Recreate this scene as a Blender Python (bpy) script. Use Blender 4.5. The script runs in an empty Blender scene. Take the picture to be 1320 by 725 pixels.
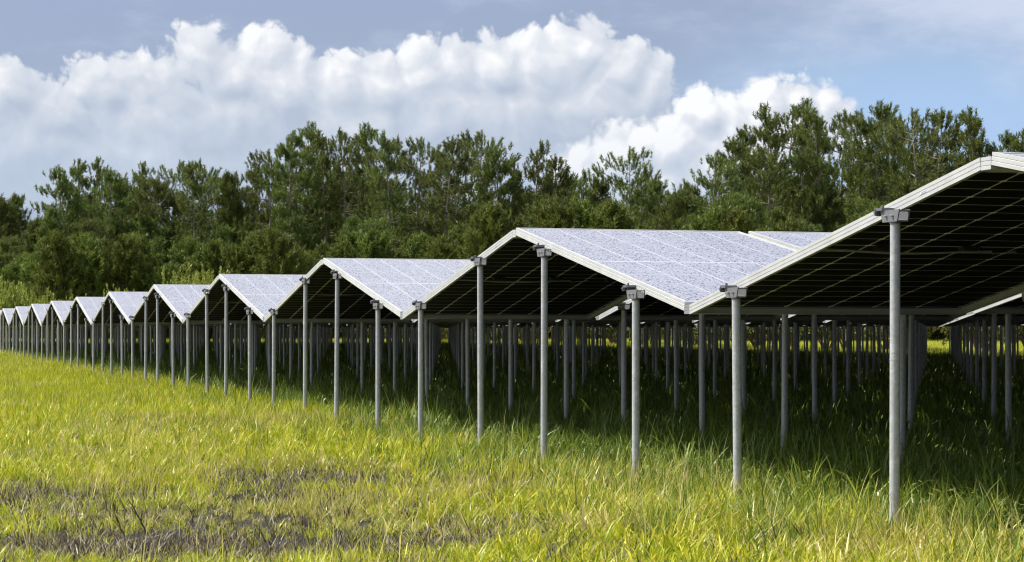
import bpy, math, random
import numpy as np
from mathutils import Vector, Matrix, noise

random.seed(7)
rng = np.random.default_rng(7)
R = math.radians
scene = bpy.context.scene
COL = scene.collection

# ------------------------------------------------------------------ constants
F = 2600.0                      # focal length in photo pixels (1320 wide)
HC = 0.71                       # camera height
PHI = math.atan(830.0 / F)
SN, CS = math.sin(PHI), math.cos(PHI)
E0 = 3.31                       # front edge of the array from the camera
PER = 4.81                      # ridge to ridge
DR0 = 5.525                      # ridge 0 along the row
W = 1.303                       # panel width (across rows)
L = 2.384                       # panel length (ridge to valley)
PITCH = 1.36
NROW = 16
KMIN, KMAX = -2, 19
TH = R(10.4)                    # slope
Z_VAL = 0.776                   # underside height at the valley
FH = 0.040                      # frame height
HX = L * math.cos(TH)           # horizontal run of one panel
GAP = PER / 2 - HX              # gap at ridge and valley
RISE = L * math.sin(TH)


def wp(D, E, z=0.0):
    return Vector((-D * SN + E * CS, D * CS + E * SN, z))


def px_to_xy(px, Y):
    return (px - 660.0) / F * Y


def ground_z(x, y):
    r = math.hypot(x, y - 8)
    a = 0.022 * math.exp(-r / 60.0)
    z = a * noise.noise(Vector((x * 0.9, y * 0.9, 3.1))) + 0.6 * a * noise.noise(Vector((x * 2.7, y * 2.7, 8.1)))
    # a shallow wheel rut across the near meadow
    yy = y - (6.75 + 0.10 * math.sin(x * 1.3))
    z -= 0.03 * math.exp(-(yy / 0.35) ** 2) * (1 if x < -0.7 else math.exp(-(x + 0.7) ** 2 / 0.2))
    return z


# ------------------------------------------------------------------ helpers
def tag(o, label=None, cat=None, group=None, kind=None):
    if label: o['label'] = label
    if cat: o['category'] = cat
    if group: o['group'] = group
    if kind: o['kind'] = kind
    return o


def link(o, parent=None):
    COL.objects.link(o)
    if parent is not None:
        o.parent = parent
    return o


def mesh_np(name, verts, faces_flat, loop_tot, mats=(), smooth=False, matidx=None, col=None):
    """verts (n,3), faces_flat flat index list, loop_tot per-face vertex count"""
    me = bpy.data.meshes.new(name)
    verts = np.asarray(verts, dtype=np.float32)
    faces_flat = np.asarray(faces_flat, dtype=np.int32)
    loop_tot = np.asarray(loop_tot, dtype=np.int32)
    me.vertices.add(len(verts)); me.vertices.foreach_set('co', verts.ravel())
    me.loops.add(len(faces_flat)); me.loops.foreach_set('vertex_index', faces_flat)
    me.polygons.add(len(loop_tot))
    st = np.concatenate([[0], np.cumsum(loop_tot)[:-1]]).astype(np.int32)
    me.polygons.foreach_set('loop_start', st)
    if matidx is not None:
        me.polygons.foreach_set('material_index', np.asarray(matidx, dtype=np.int32))
    me.polygons.foreach_set('use_smooth', np.full(len(loop_tot), bool(smooth)))
    if col is not None:
        at = me.attributes.new('tint', 'FLOAT', 'POINT')
        at.data.foreach_set('value', np.asarray(col, dtype=np.float32))
    me.update(calc_edges=True)
    for m in mats:
        me.materials.append(m)
    return me


class MB:
    """collects shapes for ONE mesh"""
    def __init__(s):
        s.v = []; s.f = []; s.m = []; s.c = []

    def add(s, vs, fs, m=0, c=0.5):
        b = len(s.v)
        s.v += [tuple(v) for v in vs]
        s.f += [tuple(b + i for i in f) for f in fs]
        s.m += [m] * len(fs)
        s.c += [c] * len(vs)

    def box(s, x0, x1, y0, y1, z0, z1, m=0):
        vs = [(x0, y0, z0), (x1, y0, z0), (x1, y1, z0), (x0, y1, z0), (x0, y0, z1), (x1, y0, z1), (x1, y1, z1), (x0, y1, z1)]
        fs = [(0, 3, 2, 1), (4, 5, 6, 7), (0, 1, 5, 4), (1, 2, 6, 5), (2, 3, 7, 6), (3, 0, 4, 7)]
        s.add(vs, fs, m)

    def tube(s, pts, rad, n=8, m=0, cap=True, c=0.5):
        pts = [Vector(p) for p in pts]
        if not hasattr(rad, '__len__'):
            rad = [rad] * len(pts)
        vs = []; fs = []
        for i, p in enumerate(pts):
            t = (pts[min(i + 1, len(pts) - 1)] - pts[max(i - 1, 0)]).normalized()
            up = Vector((0, 0, 1)) if abs(t.z) < 0.9 else Vector((1, 0, 0))
            a = t.cross(up).normalized(); b = t.cross(a).normalized()
            for k in range(n):
                an = 2 * math.pi * k / n
                vs.append(p + (a * math.cos(an) + b * math.sin(an)) * rad[i])
        for i in range(len(pts) - 1):
            for k in range(n):
                k2 = (k + 1) % n
                fs.append((i * n + k, i * n + k2, (i + 1) * n + k2, (i + 1) * n + k))
        if cap:
            m0 = len(vs); e = (len(pts) - 1) * n
            vs += [v.copy() for v in vs[:n]] + [v.copy() for v in vs[e:e + n]]
            fs.append(tuple(range(m0 + n - 1, m0 - 1, -1)))
            fs.append(tuple(m0 + n + k for k in range(n)))
        s.add(vs, fs, m, c)

    def prism(s, poly, axis, a0, a1, m=0):
        """poly 2D points; axis 'x': points are (y,z) extruded from x=a0..a1; 'y': points are (x,z)"""
        n = len(poly)
        if axis == 'x':
            vs = [(a0, p[0], p[1]) for p in poly] + [(a1, p[0], p[1]) for p in poly]
        else:
            vs = [(p[0], a0, p[1]) for p in poly] + [(p[0], a1, p[1]) for p in poly]
        fs = [(i, (i + 1) % n, n + (i + 1) % n, n + i) for i in range(n)]
        fs += [tuple(range(n - 1, -1, -1)), tuple(range(n, 2 * n))]
        s.add(vs, fs, m)

    def mesh(s, name, mats, smooth=False):
        if not isinstance(mats, (list, tuple)):
            mats = [mats]
        flat = [i for f in s.f for i in f]
        me = mesh_np(name, s.v, flat, [len(f) for f in s.f], mats, smooth, s.m, s.c)
        return me

    def build(s, name, mats, parent=None, smooth=False):
        me = s.mesh(name, mats, smooth)
        import bmesh
        bm = bmesh.new(); bm.from_mesh(me); bmesh.ops.recalc_face_normals(bm, faces=bm.faces[:]); bm.to_mesh(me); bm.free()
        return link(bpy.data.objects.new(name, me), parent)


def empty(name, loc=(0, 0, 0), rz=0.0):
    o = bpy.data.objects.new(name, None)
    o.empty_display_size = 0.1
    o.location = loc; o.rotation_euler = (0, 0, rz)
    return link(o)


def copy_tree(o, parent=None, depth=2):
    c = o.copy(); COL.objects.link(c)
    if parent is not None:
        c.parent = parent
    if depth:
        for ch in o.children:
            copy_tree(ch, c, depth - 1)
    return c


# ------------------------------------------------------------------ node helper
class NT:
    def __init__(s, tree):
        s.t = tree; s.n = tree.nodes; s.l = tree.links

    def new(s, typ, **kw):
        nd = s.n.new(typ)
        ins = kw.pop('ins', {})
        for k, v in kw.items():
            setattr(nd, k, v)
        for k, v in ins.items():
            s.set(nd, k, v)
        return nd

    def set(s, nd, k, v):
        sock = nd.inputs[k]
        if isinstance(v, bpy.types.NodeSocket):
            s.l.new(v, sock)
        elif isinstance(v, bpy.types.Node):
            s.l.new(v.outputs[0], sock)
        else:
            sock.default_value = v

    def math(s, op, a, b=None, c=None, clamp=False):
        nd = s.n.new('ShaderNodeMath'); nd.operation = op; nd.use_clamp = clamp
        s.set(nd, 0, a)
        if b is not None: s.set(nd, 1, b)
        if c is not None: s.set(nd, 2, c)
        return nd.outputs[0]

    def vmath(s, op, a, b=None, c=None, scale=None):
        nd = s.n.new('ShaderNodeVectorMath'); nd.operation = op
        s.set(nd, 0, a)
        if b is not None: s.set(nd, 1, b)
        if c is not None: s.set(nd, 2, c)
        if scale is not None: s.set(nd, 'Scale', scale)
        return nd.outputs['Value'] if op in ('LENGTH', 'DOT_PRODUCT', 'DISTANCE') else nd.outputs['Vector']

    def noise(s, vec, scale, detail=4, rough=0.5, lac=2.0, dist=0.0, col=False):
        nd = s.new('ShaderNodeTexNoise', ins={'Scale': scale, 'Detail': detail, 'Roughness': rough, 'Lacunarity': lac, 'Distortion': dist})
        if vec is not None: s.set(nd, 'Vector', vec)
        return nd.outputs['Color' if col else 'Fac']

    def ramp(s, fac, stops, interp='LINEAR'):
        nd = s.n.new('ShaderNodeValToRGB'); cr = nd.color_ramp; cr.interpolation = interp
        while len(cr.elements) > 1: cr.elements.remove(cr.elements[-1])
        for i, (p, c) in enumerate(stops):
            e = cr.elements[0] if i == 0 else cr.elements.new(p)
            e.position = p
            e.color = (c, c, c, 1) if not hasattr(c, '__len__') else (*c, 1)
        s.set(nd, 0, fac)
        return nd.outputs[0]

    def mix(s, fac, a, b, blend='MIX'):
        nd = s.n.new('ShaderNodeMix'); nd.data_type = 'RGBA'; nd.blend_type = blend
        s.set(nd, 0, fac)
        for k, v in ((6, a), (7, b)):
            if not isinstance(v, (bpy.types.NodeSocket, bpy.types.Node)):
                v = (*v, 1) if len(v) == 3 else v
            s.set(nd, k, v)
        return nd.outputs[2]

    def smooth(s, v, a, b):
        nd = s.n.new('ShaderNodeMapRange'); nd.interpolation_type = 'SMOOTHSTEP'
        s.set(nd, 0, v); s.set(nd, 1, a); s.set(nd, 2, b); nd.inputs[3].default_value = 0; nd.inputs[4].default_value = 1
        return nd.outputs[0]

    def maprange(s, v, a, b, c, d, clamp=True):
        nd = s.n.new('ShaderNodeMapRange'); nd.clamp = clamp
        for i, x in enumerate((v, a, b, c, d)): s.set(nd, i, x)
        return nd.outputs[0]


def new_mat(name):
    m = bpy.data.materials.new(name); m.use_nodes = True
    t = NT(m.node_tree); m.node_tree.nodes.clear()
    out = t.new('ShaderNodeOutputMaterial')
    return m, t, out


def bsdf(t, out, **ins):
    p = t.new('ShaderNodeBsdfPrincipled', ins={k.replace('_', ' '): v for k, v in ins.items()})
    t.l.new(p.outputs[0], out.inputs[0])
    return p


def rgb(*c):
    return (*c, 1)


# ------------------------------------------------------------------ materials
def mat_frame():
    m, t, out = new_mat('anodised_frame')
    tc = t.new('ShaderNodeTexCoord')
    n = t.noise(tc.outputs['Object'], 9, 5, 0.6)
    st = t.noise(t.vmath('MULTIPLY', tc.outputs['Object'], (3, 3, 60)), 6, 3, 0.6)
    c = t.mix(t.ramp(n, [(0.35, 0), (0.75, 1)]), (0.66, 0.665, 0.65), (0.53, 0.535, 0.525))
    c = t.mix(t.ramp(st, [(0.5, 0), (0.75, 0.35)]), c, (0.40, 0.40, 0.36))
    bsdf(t, out, Base_Color=c, Metallic=0.25, Roughness=0.42)
    return m


def mat_connector():
    m, t, out = new_mat('grey_connector')
    tc = t.new('ShaderNodeTexCoord')
    n = t.noise(t.vmath('MULTIPLY', tc.outputs['Object'], (2, 2, 40)), 8, 4, 0.6)
    bsdf(t, out, Base_Color=t.mix(n, (0.42, 0.43, 0.45), (0.30, 0.31, 0.33)), Metallic=0.5, Roughness=0.45)
    return m


def mat_galv():
    m, t, out = new_mat('galvanised_steel')
    tc = t.new('ShaderNodeTexCoord')
    oi = t.new('ShaderNodeObjectInfo')
    v = t.vmath('ADD', tc.outputs['Object'], t.vmath('SCALE', oi.outputs['Location'], scale=1.7))
    vo = t.new('ShaderNodeTexVoronoi', ins={'Scale': 95.0, 'Vector': v})
    n = t.noise(v, 14, 6, 0.65)
    streak = t.noise(t.vmath('MULTIPLY', v, (30, 30, 1.2)), 3, 4, 0.6)
    f = t.math('ADD', t.math('MULTIPLY', vo.outputs['Color'], 0.35), t.math('MULTIPLY', n, 0.65))
    c = t.ramp(f, [(0.25, (0.42, 0.43, 0.445)), (0.55, (0.53, 0.54, 0.55)), (0.8, (0.70, 0.71, 0.72))])
    c = t.mix(t.ramp(streak, [(0.55, 0), (0.75, 0.40)]), c, (0.30, 0.30, 0.30))
    bump = t.new('ShaderNodeBump', ins={'Strength': 0.25, 'Distance': 0.002, 'Height': n})
    bsdf(t, out, Base_Color=c, Metallic=0.25, Roughness=t.maprange(n, 0.3, 0.7, 0.38, 0.6), Normal=bump.outputs[0])
    return m


def grid_lines(t, obj):
    """line masks of a 6 x 22 half-cell panel in local object coordinates (x across, y along the slope)"""
    sep = t.new('ShaderNodeSeparateXYZ', ins={0: obj})
    px, py = sep.outputs[0], sep.outputs[1]
    cw = (W - 0.036) / 6.0
    ch = (L - 0.060) / 22.0
    def dist(v, step, off):
        q = t.math('DIVIDE', t.math('ADD', v, off), step)
        return t.math('MULTIPLY', t.math('ABSOLUTE', t.math('SUBTRACT', q, t.math('ROUND', q))), step)
    dx = dist(px, cw, 0.0)
    dy = dist(py, ch, 0.0)
    return px, py, dx, dy, cw, ch


def line(t, d, w):
    return t.math('LESS_THAN', d, w)


def mat_top():
    m, t, out = new_mat('dewy_sky_panel_glass')
    tc = t.new('ShaderNodeTexCoord'); obj = tc.outputs['Object']
    oi = t.new('ShaderNodeObjectInfo')
    px, py, dx, dy, cw, ch = grid_lines(t, obj)
    ax = t.math('ABSOLUTE', px); ay = t.math('ABSOLUTE', py)
    l1 = line(t, dx, 0.0048)
    l2 = line(t, ay, 0.011)
    bor = t.math('MAXIMUM', t.math('GREATER_THAN', ax, W / 2 - 0.018), t.math('GREATER_THAN', ay, L / 2 - 0.030))
    lines = t.math('MAXIMUM', t.math('MAXIMUM', l1, l2), bor)
    row = t.math('MULTIPLY', line(t, dy, 0.0016), 0.35)
    rnd = t.vmath('ADD', obj, t.vmath('SCALE', oi.outputs['Location'], scale=3.3))
    vo = t.new('ShaderNodeTexVoronoi', ins={'Scale': 1.0, 'Vector': t.vmath('MULTIPLY', rnd, (105, 46, 1)), 'Randomness': 1.0})
    big = t.noise(rnd, 2.2, 4, 0.6)
    sz = t.math('MULTIPLY', t.new('ShaderNodeSeparateXYZ', ins={0: vo.outputs['Color']}).outputs[0], 0.46)
    sz = t.math('ADD', sz, t.math('MULTIPLY_ADD', big, 0.16, -0.04))
    dark = t.math('LESS_THAN', vo.outputs['Distance'], sz)
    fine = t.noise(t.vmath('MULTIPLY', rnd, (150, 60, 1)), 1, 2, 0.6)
    dew_sky = t.mix(t.ramp(fine, [(0.35, 0), (0.65, 1)]), (0.23, 0.235, 0.285), (0.42, 0.425, 0.48))  # dew droplets, plus reflected sky put into their pale blue-grey colour
    dew_sky = t.mix(t.ramp(big, [(0.35, 0), (0.7, 0.45)]), dew_sky, (0.29, 0.29, 0.335))
    c = t.mix(dark, dew_sky, (0.03, 0.034, 0.07))
    c = t.mix(row, c, (0.6, 0.6, 0.66))
    c = t.mix(t.math('MULTIPLY', lines, 0.72), c, (0.56, 0.565, 0.60))
    bsdf(t, out, Base_Color=c, Roughness=t.math('MULTIPLY_ADD', dark, -0.12, 0.30), IOR=1.5)
    return m


def mat_back():
    m, t, out = new_mat('black_panel_back')
    tc = t.new('ShaderNodeTexCoord'); obj = tc.outputs['Object']
    px, py, dx, dy, cw, ch = grid_lines(t, obj)
    n = t.noise(obj, 6, 5, 0.6)
    lx = line(t, dx, 0.0045); ly = line(t, dy, 0.0030)
    mid = line(t, t.math('ABSOLUTE', py), 0.006)
    dot = t.math('MULTIPLY', line(t, dx, 0.011), line(t, dy, 0.009))
    c = t.mix(n, (0.0035, 0.0035, 0.005), (0.007, 0.007, 0.008))
    c = t.mix(t.math('MAXIMUM', ly, mid), c, (0.46, 0.44, 0.80))
    c = t.mix(lx, c, (0.62, 0.58, 0.95))
    c = t.mix(dot, c, (0.88, 0.88, 0.86))
    bsdf(t, out, Base_Color=c, Roughness=0.6, IOR=1.2)
    return m


def mat_simple(name, c, rough=0.5, metal=0.0, var=0.25, scale=20):
    m, t, out = new_mat(name)
    tc = t.new('ShaderNodeTexCoord')
    n = t.noise(tc.outputs['Object'], scale, 4, 0.6)
    d = tuple(x * (1 - var) for x in c)
    bsdf(t, out, Base_Color=t.mix(n, c, d), Roughness=rough, Metallic=metal)
    return m


def leaf_shader(t, out, col, transl=0.35, rough=0.55, spec=0.3):
    p = t.new('ShaderNodeBsdfPrincipled', ins={'Base Color': col, 'Roughness': rough, 'Specular IOR Level': spec})
    tr = t.new('ShaderNodeBsdfTranslucent', ins={'Color': col})
    mx = t.new('ShaderNodeMixShader', ins={0: transl})
    t.l.new(p.outputs[0], mx.inputs[1]); t.l.new(tr.outputs[0], mx.inputs[2])
    t.l.new(mx.outputs[0], out.inputs[0])


def mat_grass(name, stops, dry_stops=None, patch=0.55, transl=0.32, spec=0.4):
    m, t, out = new_mat(name)
    oi = t.new('ShaderNodeObjectInfo')
    at = t.new('ShaderNodeAttribute', attribute_name='tint')
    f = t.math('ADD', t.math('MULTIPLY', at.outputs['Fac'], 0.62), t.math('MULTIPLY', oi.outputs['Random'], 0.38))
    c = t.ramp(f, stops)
    if dry_stops:
        loc = oi.outputs['Location']
        n = t.noise(t.vmath('MULTIPLY', loc, (0.55, 0.9, 0)), 1.0, 4, 0.6)
        g = t.math('ADD', n, t.math('MULTIPLY_ADD', at.outputs['Fac'], 0.22, -0.11))
        c = t.mix(t.smooth(g, patch - 0.06, patch + 0.10), c, t.ramp(f, dry_stops))
    leaf_shader(t, out, c, transl, 0.42, spec)
    return m


def mat_foliage(name, dark, mid, light, transl=0.25, hue=0.0):
    m, t, out = new_mat(name)
    oi = t.new('ShaderNodeObjectInfo')
    at = t.new('ShaderNodeAttribute', attribute_name='tint')
    c = t.ramp(at.outputs['Fac'], [(0.0, dark), (0.5, mid), (1.0, light)])
    hs = t.new('ShaderNodeHueSaturation', ins={'Hue': t.maprange(oi.outputs['Random'], 0, 1, 0.485, 0.515), 'Value': t.maprange(oi.outputs['Random'], 0, 1, 0.8, 1.25), 'Saturation': 1.0, 'Color': c})
    leaf_shader(t, out, hs.outputs[0], transl, 0.5, 0.3)
    return m


def mat_bark(name, a, b):
    m, t, out = new_mat(name)
    tc = t.new('ShaderNodeTexCoord')
    n = t.noise(t.vmath('MULTIPLY', tc.outputs['Object'], (6, 6, 1.5)), 2, 5, 0.65)
    bump = t.new('ShaderNodeBump', ins={'Strength': 0.6, 'Distance': 0.03, 'Height': n})
    bsdf(t, out, Base_Color=t.ramp(n, [(0.35, a), (0.7, b)]), Roughness=0.9, Normal=bump.outputs[0])
    return m


def mat_ground():
    m, t, out = new_mat('meadow_soil')
    g = t.new('ShaderNodeNewGeometry'); pos = g.outputs['Position']
    n1 = t.noise(pos, 7, 6, 0.7); n2 = t.noise(pos, 60, 5, 0.7); n3 = t.noise(pos, 0.35, 4, 0.6)
    soil = t.ramp(n1, [(0.3, (0.009, 0.007, 0.005)), (0.6, (0.024, 0.018, 0.012)), (0.8, (0.06, 0.046, 0.03))])
    straw = t.ramp(n2, [(0.3, (0.05, 0.045, 0.03)), (0.6, (0.16, 0.14, 0.07)), (0.8, (0.27, 0.24, 0.13))])
    near = t.mix(t.ramp(n1, [(0.52, 0), (0.70, 0.5)]), soil, straw)
    far = t.mix(n3, (0.14, 0.17, 0.035), (0.22, 0.20, 0.06))
    far = t.mix(t.ramp(n2, [(0.4, 0), (0.7, 0.4)]), far, (0.08, 0.10, 0.03))
    sep = t.new('ShaderNodeSeparateXYZ', ins={0: pos})
    k = t.smooth(sep.outputs[1], 22, 60)
    c = t.mix(k, near, far)
    bump = t.new('ShaderNodeBump', ins={'Strength': 0.8, 'Distance': 0.03, 'Height': t.math('ADD', n1, t.math('MULTIPLY', n2, 0.5))})
    bsdf(t, out, Base_Color=c, Roughness=0.95, Normal=bump.outputs[0])
    return m


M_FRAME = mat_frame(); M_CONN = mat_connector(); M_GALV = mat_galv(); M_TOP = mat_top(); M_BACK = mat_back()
M_BLACK = mat_simple('black_plastic', (0.03, 0.03, 0.03), 0.5)
M_CABLE = mat_simple('grey_cable', (0.35, 0.35, 0.34), 0.5)
M_BOLT = mat_simple('zinc_bolt', (0.6, 0.6, 0.6), 0.35, 0.8)
M_STICK = mat_simple('white_sticker', (0.8, 0.82, 0.85), 0.5)
M_INK = mat_simple('blue_ink', (0.12, 0.2, 0.4), 0.5)
M_BRK = mat_simple('bracket_steel', (0.30, 0.305, 0.315), 0.45, 0.5, 0.35, 40)
M_PAD = mat_simple('clamp_metal', (0.22, 0.23, 0.24), 0.5, 0.5)

GRASS = mat_grass('sunlit_grass_blades',
    [(0.0, (0.14, 0.23, 0.012)), (0.35, (0.38, 0.45, 0.018)), (0.7, (0.68, 0.65, 0.03)), (1.0, (0.86, 0.78, 0.14))],
    [(0.0, (0.22, 0.20, 0.04)), (0.4, (0.50, 0.45, 0.09)), (0.8, (0.66, 0.56, 0.22)), (1.0, (0.76, 0.66, 0.40))], patch=0.575)
STRAW = mat_grass('dry_straw',
    [(0.0, (0.022, 0.016, 0.010)), (0.42, (0.08, 0.06, 0.03)), (0.60, (0.50, 0.43, 0.24)), (1.0, (0.74, 0.66, 0.52))], transl=0.15)
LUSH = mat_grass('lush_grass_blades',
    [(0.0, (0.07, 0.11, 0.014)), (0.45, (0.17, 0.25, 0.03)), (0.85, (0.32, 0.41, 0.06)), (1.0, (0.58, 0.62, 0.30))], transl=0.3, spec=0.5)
WEED = mat_grass('weed_leaves',
    [(0.0, (0.08, 0.13, 0.02)), (0.5, (0.18, 0.27, 0.04)), (1.0, (0.40, 0.48, 0.18))], transl=0.25, spec=0.6)

# ------------------------------------------------------------------ ground
def build_ground():
    n = 300
    t = np.linspace(-1, 1, n)
    a = 3.0; b = 7.6
    g = a * np.sinh(b * t)
    xs = g; ys = g + 8
    vs = np.zeros((n * n, 3))
    k = 0
    for j in range(n):
        for i in range(n):
            vs[k] = (xs[i], ys[j], ground_z(xs[i], ys[j])); k += 1
    i, j = np.meshgrid(np.arange(n - 1), np.arange(n - 1))
    q = (j * n + i).ravel()
    f = np.stack([q, q + 1, q + n + 1, q + n], 1)
    me = mesh_np('ground', vs, f.ravel(), np.full(len(f), 4), [mat_ground()], True)
    o = link(bpy.data.objects.new('ground', me))
    o['kind'] = 'structure'
build_ground()

# ------------------------------------------------------------------ solar panel prototype
# local frame of a panel: x across (width W), y along the slope (length L), z up from the underside of the frame;
def frame_profile():
    g = 0.0016
    return [(0, 0), (0, 0.011), (g, 0.0120), (g, 0.0135), (0, 0.0145), (0, 0.0255), (g, 0.0265), (g, 0.0280), (0, 0.0290), (0, FH),
            (0.011, FH), (0.011, 0.0372), (0.003, 0.0368), (0.003, 0.0022), (0.016, 0.0022), (0.016, 0)]


def build_frame():
    mb = MB(); pr = frame_profile(); n = len(pr)
    hw, hl = W / 2, L / 2
    vs = []
    for sx, sy in ((-1, -1), (1, -1), (1, 1), (-1, 1)):
        for (d, z) in pr:
            vs.append((sx * (hw - d), sy * (hl - d), z))
    fs = []
    for c in range(4):
        c2 = (c + 1) % 4
        for i in range(n):
            i2 = (i + 1) % n
            fs.append((c * n + i, c2 * n + i, c2 * n + i2, c * n + i2))
    mb.add(vs, fs)
    return mb


def make_panel(full=True):
    root = empty('solar_panel')
    fr = build_frame().build('frame', M_FRAME, root)
    p = MB()
    a, b = W / 2 - 0.0042, L / 2 - 0.0042
    z0, z1 = 0.0315, 0.0366
    vs = [(-a, -b, z0), (a, -b, z0), (a, b, z0), (-a, b, z0), (-a, -b, z1), (a, -b, z1), (a, b, z1), (-a, b, z1)]
    p.add(vs, [(0, 3, 2, 1)], 1)
    p.add(vs, [(4, 5, 6, 7)], 0)
    p.add(vs, [(0, 1, 5, 4), (1, 2, 6, 5), (2, 3, 7, 6), (3, 0, 4, 7)], 1)
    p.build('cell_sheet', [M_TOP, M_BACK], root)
    if full:
        for x in (-0.36, 0.0, 0.36):
            j = MB(); j.box(x - 0.035, x + 0.035, -0.022, 0.022, 0.016, 0.0312)
            j.box(x - 0.028, x + 0.028, -0.016, 0.016, 0.012, 0.016)
            j.build('junction_box', M_BLACK, root)
        c = MB()
        pts = [(-0.63 + 0.72 * u, -0.012 + 0.004 * math.sin(u * 7), 0.012 - 0.012 * math.sin(u * 3.1) ** 2) for u in np.linspace(0, 1, 14)]
        c.tube(pts, 0.0045, 6)
        c.tube([(0.09, -0.012, 0.004), (0.17, 0.01, 0.014), (0.22, 0.03, 0.022)], 0.003, 6)
        c.build('cable', M_CABLE, root, True)
    return root


def add_connectors(root, near):
    """channels bridging the ridge and valley gap; only on panels that rise toward the camera (near) type"""
    # built in panel-local coordinates, tilted back to level
    for end in (1, -1):
        pass


PANEL = make_panel()
PANEL_S = make_panel(False)     # same panel without the small fittings on its back
protos = [PANEL, PANEL_S]

# connector mesh (level channel) in world axes: x across (depth), y along D, centred on gap
def connector_mesh(name, mat, g, zoff=0.0):
    mb = MB()
    pr = frame_profile()
    # channel with grooved front: front plate + top + bottom flange + web sides
    hg = g / 2 - 0.0012
    hw = W / 2
    prof = [(-hw + d, z) for d, z in pr[:10]]
    prof = prof + [(hw - d, z) for d, z in pr[:10]][::-1]
    mb.prism(prof, 'y', -hg, hg)
    me = mb.mesh(name, mat)
    return me


CONN_R = connector_mesh('ridge_connector', M_FRAME, GAP)
CONN_V = connector_mesh('valley_connector', M_CONN, GAP)  # darker grey than the ridge connector


def panel_matrix(E_mid, D_mid, z_mid, slope_sign):
    """slope_sign +1: rises with D"""
    ex = Vector((CS, SN, 0)); dy = Vector((-SN, CS, 0))
    dirY = dy * math.cos(TH) + Vector((0, 0, 1)) * math.sin(TH) * slope_sign
    nz = ex.cross(dirY).normalized()
    c = wp(D_mid, E_mid, z_mid)
    M = Matrix(((ex.x, dirY.x, nz.x, c.x), (ex.y, dirY.y, nz.y, c.y), (ex.z, dirY.z, nz.z, c.z), (0, 0, 0, 1)))
    return M


ORD = ['', 'first', 'second', 'third', 'fourth', 'fifth', 'sixth', 'seventh', 'eighth', 'ninth', 'tenth', 'eleventh', 'twelfth',
       'thirteenth', 'fourteenth', 'fifteenth', 'sixteenth', 'seventeenth', 'eighteenth', 'nineteenth', 'twentieth']
def ordinal(n):
    if n <= 20: return ORD[n]
    tens = {2: 'twenty', 3: 'thirty', 4: 'forty', 5: 'fifty', 6: 'sixty', 7: 'seventy', 8: 'eighty'}[n // 10]
    if n % 10 == 0: return tens[:-1] + 'ieth'
    return tens + '-' + ORD[n % 10]


def project(p):
    if p[1] < 0.5: return None
    return (660 + F * p[0] / p[1], 425 - F * (p[2] - HC) / p[1])


# list every panel of the array
panels = []
for r in range(NROW):
    Em = E0 + r * PITCH + W / 2
    for k in range(KMIN, KMAX + 1):
        Dr = DR0 + PER * k
        # toward-camera-rising panel: from ridge k (near) down to valley (far):  falls with D
        panels.append(dict(r=r, k=k, s=-1, D=Dr + GAP / 2 + HX / 2, E=Em))
        # far panel: from valley k up to ridge k+1: rises with D
        panels.append(dict(r=r, k=k, s=1, D=Dr + PER / 2 + GAP / 2 + HX / 2, E=Em))
for p in panels:
    j = random.Random(p['r'] * 1000 + p['k'] * 10 + p['s'])
    zj = 0 if p['r'] == 0 else j.uniform(-0.004, 0.004)
    p['z'] = Z_VAL + RISE / 2 + (0.012 if p['s'] == 1 else 0.0) + zj
    c = wp(p['D'], p['E'], p['z'])
    # inside the frame (any corner)?
    vis = False; area = 0
    for dd in (-HX / 2, 0, HX / 2):
        for ee in (-W / 2, W / 2):
            q = project(wp(p['D'] + dd, p['E'] + ee, p['z']))
            if q and -5 < q[0] < 1325: vis = True
    p['vis'] = vis
    p['dist'] = c.length * (1.0 + 0.35 * max(0, p['r'] - 0))
front_x = {}
vp = sorted([p for p in panels if p['vis']], key=lambda p: p['dist'])
keep = vp[:300]
rest = [p for p in panels if p not in keep]

# ordinals along each row (x falls as D grows)
rowcount = {}
for p in sorted(keep, key=lambda p: p['D']):
    rowcount[p['r']] = rowcount.get(p['r'], 0) + 1
    p['i'] = rowcount[p['r']]

def panel_label(p):
    r, i, s = p['r'], p['i'], p['s']
    if r == 0:
        look = 'solar panel showing its black underside' if s < 0 else 'solar panel showing its speckled pale top'
        return '%s, %s along the front edge from the right' % (look, ordinal(i))
    if r <= 3:
        look = 'solar panel seen from below' if s < 0 else 'solar panel sloping down toward the viewer'
        return '%s, %s row back, %s in that row from right' % (look, ordinal(r + 1), ordinal(i))
    return ('shaded panel deep in the array, sloping down away from the viewer' if s < 0
            else 'panel deep in the array, sloping up away from the viewer')

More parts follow.
